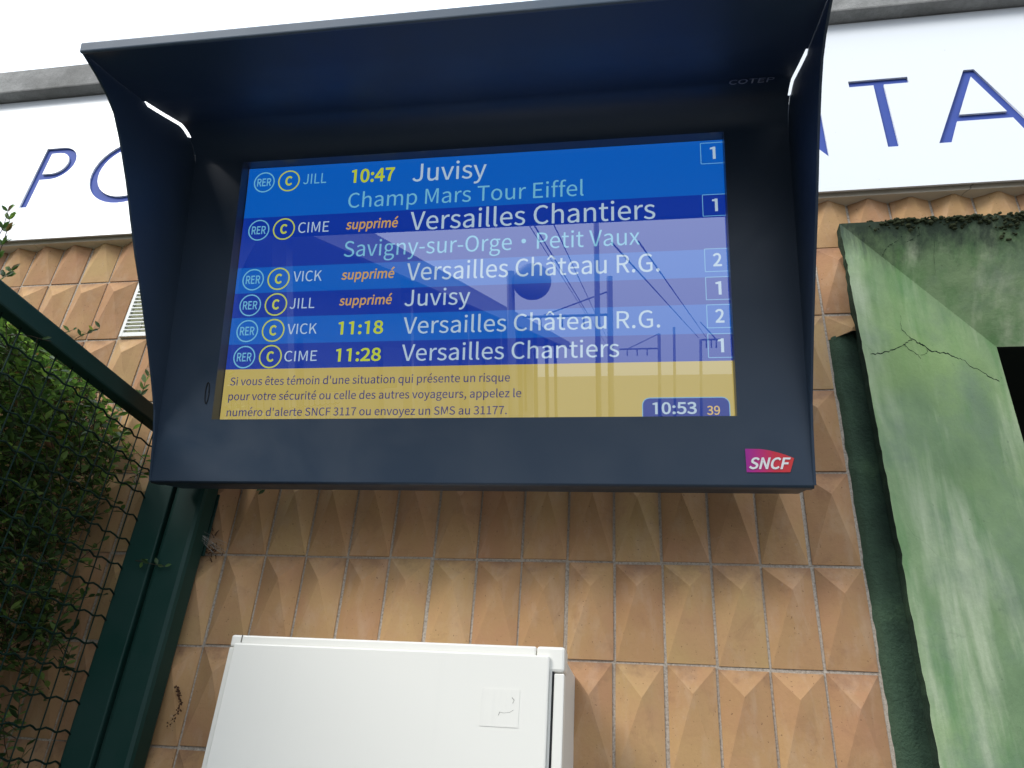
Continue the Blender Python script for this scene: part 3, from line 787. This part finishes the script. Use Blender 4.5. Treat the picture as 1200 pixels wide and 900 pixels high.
# wings
wp = [(-.3375, .0005), (-.30, .0032), (-.258, .0075), (-.219, .0145), (-.169, .0338), (-.13, .0500), (-.099, .064), (-.06, .082), (-.025, .0985), (.018, .1205), (.050, .1345), (.0776, .1469), (.105, .158), (.1305, .1699), (.158, .184), (.1858, .1985), (.2147, .2175), (.233, .239), (.2484, .267), (.2594, .293), (.263, .302)]
top = [(vv + (-.0042 if .031 < ww < .154 else .0018), ww) for vv, ww in reversed(sheet)]
outl = wp + top + [(VT + .004, -.004), (-.3375, -.004)]
for x0, x1 in ((UL - .0035, UL), (UR, UR + .0035)):
    V = [P(x0, a, b) for a, b in outl] + [P(x1, a, b) for a, b in outl]; m_ = len(outl)
    F = [(i, (i + 1) % m_, m_ + (i + 1) % m_, m_ + i) for i in range(m_)] + [tuple(range(m_ - 1, -1, -1)), tuple(range(m_, 2 * m_))]
    o = addm((V, F), 'hood_side'); 
    bm = bmesh.new(); bm.from_mesh(o.data); bmesh.ops.triangulate(bm, faces=[f for f in bm.faces if len(f.verts) > 4]); bm.to_mesh(o.data); bm.free()
# lip hem
bm = bmesh.new(); bx(bm, P(UL - .0036, .2590, .2990), P(UR + .0036, .2765, .3055), .004, 3)
bmobj('hood_lip', bm, M_houslip, dp)
# key slot
bm = bmesh.new()
pts = [P(-.4502 + .0032 * math.cos(a), -.1880 + .0185 * math.sin(a), .0006) for a in [2 * math.pi * i / 28 for i in range(29)]]
tube(bm, pts, .0011, 5); bmobj('key_slot', bm, M_seal, dp, True)

# ---- screen
scr = box('screen', P(-.4352, -.2377, D - .004), P(.4267, .2475, D - .002), m_emit('lcd_black', (.004, .008, .02, 1), .3), dp)
def flat(name, pts, w_, mat, par):
    return mesh(name, [P(a, b, w_) for a, b in pts], [tuple(range(len(pts)))], mat, par)
E_light = m_emit('lcd_light_blue', lin(8, 98, 200)); E_dark = m_emit('lcd_dark_blue', lin(12, 54, 166)); E_yel = m_emit('lcd_yellow', lin(198, 176, 96))
E_white = m_emit('lcd_white', lin(186, 208, 228)); E_cy = m_emit('lcd_pale_cyan', lin(118, 190, 222)); E_time = m_emit('lcd_lime', lin(198, 212, 52)); E_or = m_emit('lcd_orange', lin(214, 166, 88))
E_navy = m_emit('lcd_navy', lin(48, 44, 118)); E_box = m_emit('lcd_clock_blue', lin(14, 50, 150)); E_ring = m_emit('lcd_ring_lime', lin(196, 206, 76)); E_line = m_emit('lcd_line', lin(120, 185, 225)); E_sand = m_emit('lcd_sand', lin(226, 190, 110))
rows = [.2475, .1470, .0487, .0, -.0462, -.0954, -.1407, -.2377]
mats = [E_light, E_dark, E_light, E_dark, E_light, E_dark, E_yel]
for a, b, m_ in zip(rows, rows[1:], mats): flat('screen_band' if m_ is not E_yel else 'message_band', [(-.4352, b), (.4267, b), (.4267, a), (-.4352, a)], D - .0017, m_, scr)

VFONT = None
try:        # the humanist sans that ships with Blender; the built-in face serves if it is missing
    import os
    VFONT = bpy.data.fonts.load(os.path.join(bpy.utils.system_resource('DATAFILES'), 'fonts', 'Noto Sans CJK Regular.woff2'))
except Exception:
    VFONT = None
def text_mesh(s, off=0.0, shear=0.0, fid='c'):
    cu = bpy.data.curves.new('t', 'FONT'); cu.body = s; cu.size = 1; cu.offset = off; cu.shear = shear; cu.resolution_u = 4; cu.space_character = 1.0
    if VFONT: cu.font = VFONT
    o = bpy.data.objects.new('t', cu); COL.objects.link(o); bpy.context.view_layer.update()
    me = bpy.data.meshes.new_from_object(o.evaluated_get(bpy.context.evaluated_depsgraph_get())); bpy.data.objects.remove(o)
    return me
_cap = None
def capheight():
    global _cap
    if _cap is None:
        me = text_mesh('H'); _cap = max(q.co.y for q in me.vertices)
    return _cap
def text(name, s, u0, u1, base, cap, mat, par=None, off=0.0, shear=0.0, w_=None, M=None):
    me = text_mesh(s, off, shear); plain_ones(me, s, capheight()); xs = [q.co.x for q in me.vertices]; x0, x1 = min(xs), max(xs)
    kx = (u1 - u0) / (x1 - x0); ky = cap / capheight(); w_ = D - .0009 if w_ is None else w_
    for q in me.vertices:
        a = u0 + (q.co.x - x0) * kx; b = base + q.co.y * ky
        q.co = P(a, b, w_) if M is None else M(a, b)
    me.name = name; me.materials.clear(); me.materials.append(mat)
    return new(name, me, None, par or scr)
def plain_ones(me, s, cap):
    """the display's figure 1 is a bare stem with a flag: take the foot off"""
    if not VFONT or '1' not in s or not all(c in '0123456789:' for c in s): return
    bm = bmesh.new(); bm.from_mesh(me); seen = set(); isl = []
    for v0 in bm.verts:
        if v0 in seen: continue
        st, grp = [v0], []; seen.add(v0)
        while st:
            q = st.pop(); grp.append(q)
            for e in q.link_edges:
                o2 = e.other_vert(q)
                if o2 not in seen: seen.add(o2); st.append(o2)
        isl.append(grp)
    isl = [g for g in isl if max(q.co.y for q in g) - min(q.co.y for q in g) > .5 * cap]
    isl.sort(key=lambda g: min(q.co.x for q in g))
    for g, ch in zip(isl, [c for c in s if c != ':']):
        if ch != '1': continue
        lo = sorted((q for q in g if .03 * cap < q.co.y < .25 * cap), key=lambda q: q.co.x)
        if len(lo) < 4: continue
        xs = [q.co.x for q in lo]; mid = [x for x in xs if xs[0] + .03 * cap < x < xs[-1] - .03 * cap]
        if not mid: continue
        a, b = min(mid), max(mid)
        for q in g:
            if q.co.y < .25 * cap: q.co.x = min(b, max(a, q.co.x))
    bmesh.ops.dissolve_degenerate(bm, edges=bm.edges, dist=1e-5)
    bm.to_mesh(me); bm.free()
TX = [("route_text", "JILL", -.3257, -.2813, .2096, .020, E_cy, 0), ("time_text", "10:47", -.2329, -.1519, .2070, .025, E_time, .009), ("destination_text", "Juvisy", -.1182, .0166, .2022, .034, E_white, .001),
 ("via_text", "Champ Mars Tour Eiffel", -.2355, .1879, .1570, .0288, E_cy, 0),
 ("route_text", "CIME", -.3264, -.2681, .1125, .0202, E_white, 0), ("status_text", "supprimé", -.2359, -.1395, .1151, .0175, E_or, .007), ("destination_text", "Versailles Chantiers", -.1172, .3074, .1077, .0345, E_white, .001),
 ("via_text", "Savigny-sur-Orge·Petit Vaux", -.2357, .2814, .0621, .0295, E_cy, 0),
 ("route_text", "VICK", -.3265, -.2729, .0188, .0195, E_white, 0), ("status_text", "supprimé", -.2364, -.1399, .0195, .0169, E_or, .007), ("destination_text", "Versailles Château R.G.", -.1177, .3124, .0132, .0317, E_white, .001),
 ("route_text", "JILL", -.3278, -.2818, -.0318, .0192, E_white, 0), ("status_text", "supprimé", -.2366, -.1411, -.0285, .0165, E_or, .007), ("destination_text", "Juvisy", -.1187, -.0034, -.0335, .0291, E_white, .001),
 ("route_text", "VICK", -.3277, -.2731, -.0789, .0188, E_white, 0), ("time_text", "11:18", -.2340, -.1533, -.0812, .0221, E_time, .009), ("destination_text", "Versailles Château R.G.", -.1178, .3113, -.0832, .0291, E_white, .001),
 ("route_text", "CIME", -.3280, -.2685, -.1280, .0185, E_white, 0), ("time_text", "11:28", -.2345, -.1540, -.1295, .0217, E_time, .009), ("destination_text", "Versailles Chantiers", -.1178, .2455, -.1311, .0285, E_white, .001),
 ("message_text", "Si vous êtes témoin d'une situation qui présente un risque", -.4232, .0685, -.1694, .0138, E_navy, .002),
 ("message_text", "pour votre sécurité ou celle des autres voyageurs, appelez le", -.4235, .0878, -.1959, .0136, E_navy, .002),
 ("message_text", "numéro d'alerte SNCF 3117 ou envoyez un SMS au 31177.", -.4233, .0648, -.2239, .0135, E_navy, .002)]
for nm, s, a, b, ba, cp, m_, of in TX: text(nm, s, a, b, ba, cp, m_, off=of, shear=.12 if nm == 'status_text' else 0)
def ring(name, cx, cy, r0, r1, mat, par, w_):
    V, F = [], []; k = 40
    for i in range(k):
        a = 2 * math.pi * i / k; V += [P(cx + r0 * math.cos(a), cy + r0 * math.sin(a), w_), P(cx + r1 * math.cos(a), cy + r1 * math.sin(a), w_)]
    for i in range(k): j = (i + 1) % k; F.append((2 * i, 2 * i + 1, 2 * j + 1, 2 * j))
    return mesh(name, V, F, mat, par)
for y_ in (.2180, .1217, .0254, -.0230, -.0710, -.1187):
    ring('line_ring', -.4026, y_, .0182, .0205, E_cy, scr, D - .0009); text('network_text', 'RER', -.4163, -.3889, y_ - .0075, .0150, E_cy, off=.006)
    ring('line_ring', -.3540, y_, .0186, .0212, E_ring, scr, D - .0009); text('line_letter', 'C', -.3610, -.3475, y_ - .0085, .0170, E_ring, off=.014)
def frame_line(name, a0, b0, a1, b1, t, mat, w_, rr=.0015):
    V, F = [], []
    def loop(a0, b0, a1, b1, r):
        L = []
        for cx, cy, s in ((a1 - r, b1 - r, 0), (a0 + r, b1 - r, 90), (a0 + r, b0 + r, 180), (a1 - r, b0 + r, 270)):
            for i in range(5): an = R(s + 22.5 * i); L.append((cx + r * math.cos(an), cy + r * math.sin(an)))
        return L
    o_, i_ = loop(a0, b0, a1, b1, rr), loop(a0 + t, b0 + t, a1 - t, b1 - t, max(.0003, rr - t)); k = len(o_)
    V = [P(x, y, w_) for x, y in o_ + i_]
    for i in range(k): j = (i + 1) % k; F.append((i, j, k + j, k + i))
    return mesh(name, V, F, mat, scr), i_
for s, b1, b0 in (('1', .2430, .2031), ('1', .1468, .1071), ('2', .0497, .0090), ('1', .0004, -.0394), ('2', -.0470, -.0868), ('1', -.0957, -.1360)):
    frame_line('track_frame', .3845, b0, .4250, b1, .0011, E_line, D - .0009)
    wd = .0045 if s == '1' else .0070
    text('track_number', s, .4048 - wd, .4048 + wd, (b0 + b1) / 2 - .0105, .0215, E_white, off=.008)
_, inn = frame_line('clock_frame', .2805, -.262, .4145, -.1990, .0013, E_line, D - .0009, .012)
flat('clock_plate', inn, D - .0013, E_box, scr)
text('clock_text', '10:53', .2967, .3642, -.2252, .0178, E_white, off=.008); text('seconds_text', '39', .3795, .3991, -.2271, .0135, E_sand, off=.005)
box('glass_pane', P(-.4385, -.2380, D + .0012), P(.4275, .2495, D + .0036), M_glass, dp)
# SNCF plate
def make_logo():
    q = N('magenta_red_print'); tc = q.n('ShaderNodeTexCoord'); sx = q.n('ShaderNodeSeparateXYZ'); q.l(tc.outputs['Generated'], sx.inputs[0])
    c = q.ramp(sx.outputs['X'], [(0, (.36, .018, .30)), (.25, (.50, .02, .22)), (.6, (.64, .03, .06)), (1, (.66, .045, .04))])
    return q.set(Base_Color=c, Roughness=.4)
lg = mesh('logo_plate', [P(a, b, .0010) for a, b in [(.4311, -.3193), (.4927, -.3190), (.4960, -.3090), (.4994, -.2982), (.4870, -.2930), (.4752, -.2893), (.4630, -.2862), (.4511, -.2845), (.4303, -.2842)]], [tuple(range(9))], make_logo(), dp)
text('logo_text', 'SNCF', .4345, .4945, -.3140, .0160, m_simple('white_print', (.85, .85, .86, 1), .5), lg, off=.010, shear=.28, w_=.0018)
# maker's mark on the hood underside
dv = Vector((0, (.272 - .308), .155)).normalized()
def onhood(a, b):           # b measured from a line on the sheet, downwards towards the panel
    ww = .0665 - b * 1.05
    for (va, wa), (vb_, wb) in zip(sheet, sheet[1:]):
        if ww <= wb: return P(a, va + (vb_ - va) * (ww - wa) / (wb - wa) - .0022, ww)
    return P(a, vprof(ww), ww)
tm = text('maker_mark', 'COTEP', .4245, .4935, 0, .0155, m_simple('grey_print', (.30, .33, .40, 1), .6), dp, off=0.004, M=lambda a, b: onhood(a, -(b - .008)))
# wall brackets
for x in (-.3, .28):
    bm = bmesh.new(); bx(bm, P(x - .02, -.05, -.19), P(x + .02, .15, -.0902)); bmobj('wall_bracket', bm, M_hous, dp)

# ------------------------------------------------------------------ railway opposite (seen mirrored in the glass)
M_steel = m_simple('galvanised_steel', (.20, .21, .22, 1), .6)
M_roof = m_simple('canopy_roof', (.20, .21, .23, 1), .6)
M_pl = m_simple('grey_facade', (.26, .27, .30, 1), .8)
cn = thing('platform_canopy', 'long grey platform canopy and building behind the camera, mirrored in the screen', 'canopy', (-3.0, -20, 0))
box('roof', (-2.5, -22, 3.9), (0, 16.5, 4.12), M_roof, cn); box('fascia', (0.0, -22, 3.72), (.08, 16.5, 4.0), M_pl, cn)
box('back_wall', (-2.3, -22, 0), (-2.1, 16, 3.89), M_roof, cn)
for i in range(9): box('facade_panel', (-2.095, 14 - i * 4.0, 0.4), (-2.0, 12.4 - i * 4.0, 3.0), M_pl, cn)
for i in range(8): box('column', (-.5, 14 - i * 4.5, 0), (-.35, 14.15 - i * 4.5, 3.89), M_steel, cn)
def mast(x, y, h, r, label, arm=None):
    t = thing('catenary_mast', label, 'mast', (x, y, -1))
    wire('pole', [(0, 0, 0), (0, 0, h + 1)], r * .55, M_steel, t, 8)
    if arm:
        L, z = arm; wire('gantry_arm', [(0, 0, z + 1), (L, 0, z + 1)], .035, M_steel, t, 6); wire('stay', [(0, 0, z + 1.6), (L * .8, 0, z + 1)], .02, M_steel, t, 5)
        for k in range(3): wire('dropper', [(L * (.3 + .25 * k), 0, z + 1.0), (L * (.3 + .25 * k), 0, z + .72)], .025, M_steel, t, 5)
mast(-.52, -14, 6.5, .10, 'thick catenary mast reaching out of the mirrored view')
mast(-.33, -18, 4.8, .14, 'catenary mast with long gantry arm reaching left over the tracks', (-2.2, 3.83))
mast(1.45, -30, 3.9, .12, 'farther catenary mast with gantry arm on the right', (-1.6, 3.3))
mast(2.05, -30, 4.15, .10, 'plain slim mast beside the farther gantry mast')
mast(2.59, -25, 3.43, .09, 'short mast with small arm at far right', (.65, 3.42))
lp = thing('platform_lamp', 'platform lamp with round shade on a tall column mirrored in the screen', 'lamp', (-1.4, -8, 0))
wire('column', [(0, 0, 0), (0, 0, 3.66)], .05, M_steel, lp, 10)
bm = bmesh.new(); bmesh.ops.create_uvsphere(bm, u_segments=20, v_segments=12, radius=.24); bm.transform(Matrix.Translation((.27, 0, 3.52)) @ Matrix.Diagonal((1, 1, .95, 1))); bmobj('lamp_shade', bm, M_steel, lp, True)
for i, (a, b, r_) in enumerate([((-1.2, -6, 5.0), (-1.2, -60, 5.0), .012), ((-1.2, -6, 4.4), (-1.2, -60, 4.4), .012), ((-2.0, -6, 5.6), (-2.0, -60, 5.6), .012), ((-.17, -10, 4.3), (4.0, -40, 4.1), .014), ((.22, -10, 4.3), (4.4, -40, 4.1), .014)]):
    wire('overhead_wire', [a, b], r_, M_steel, label=['contact wire over the track mirrored left of the tall mast', 'lower contact wire below it on the left track', 'upper carrier wire farthest left', 'sloping wire running right from the tall mast', 'second sloping wire just right of the first'][i], cat='wire')
bpy.context.view_layer.update()
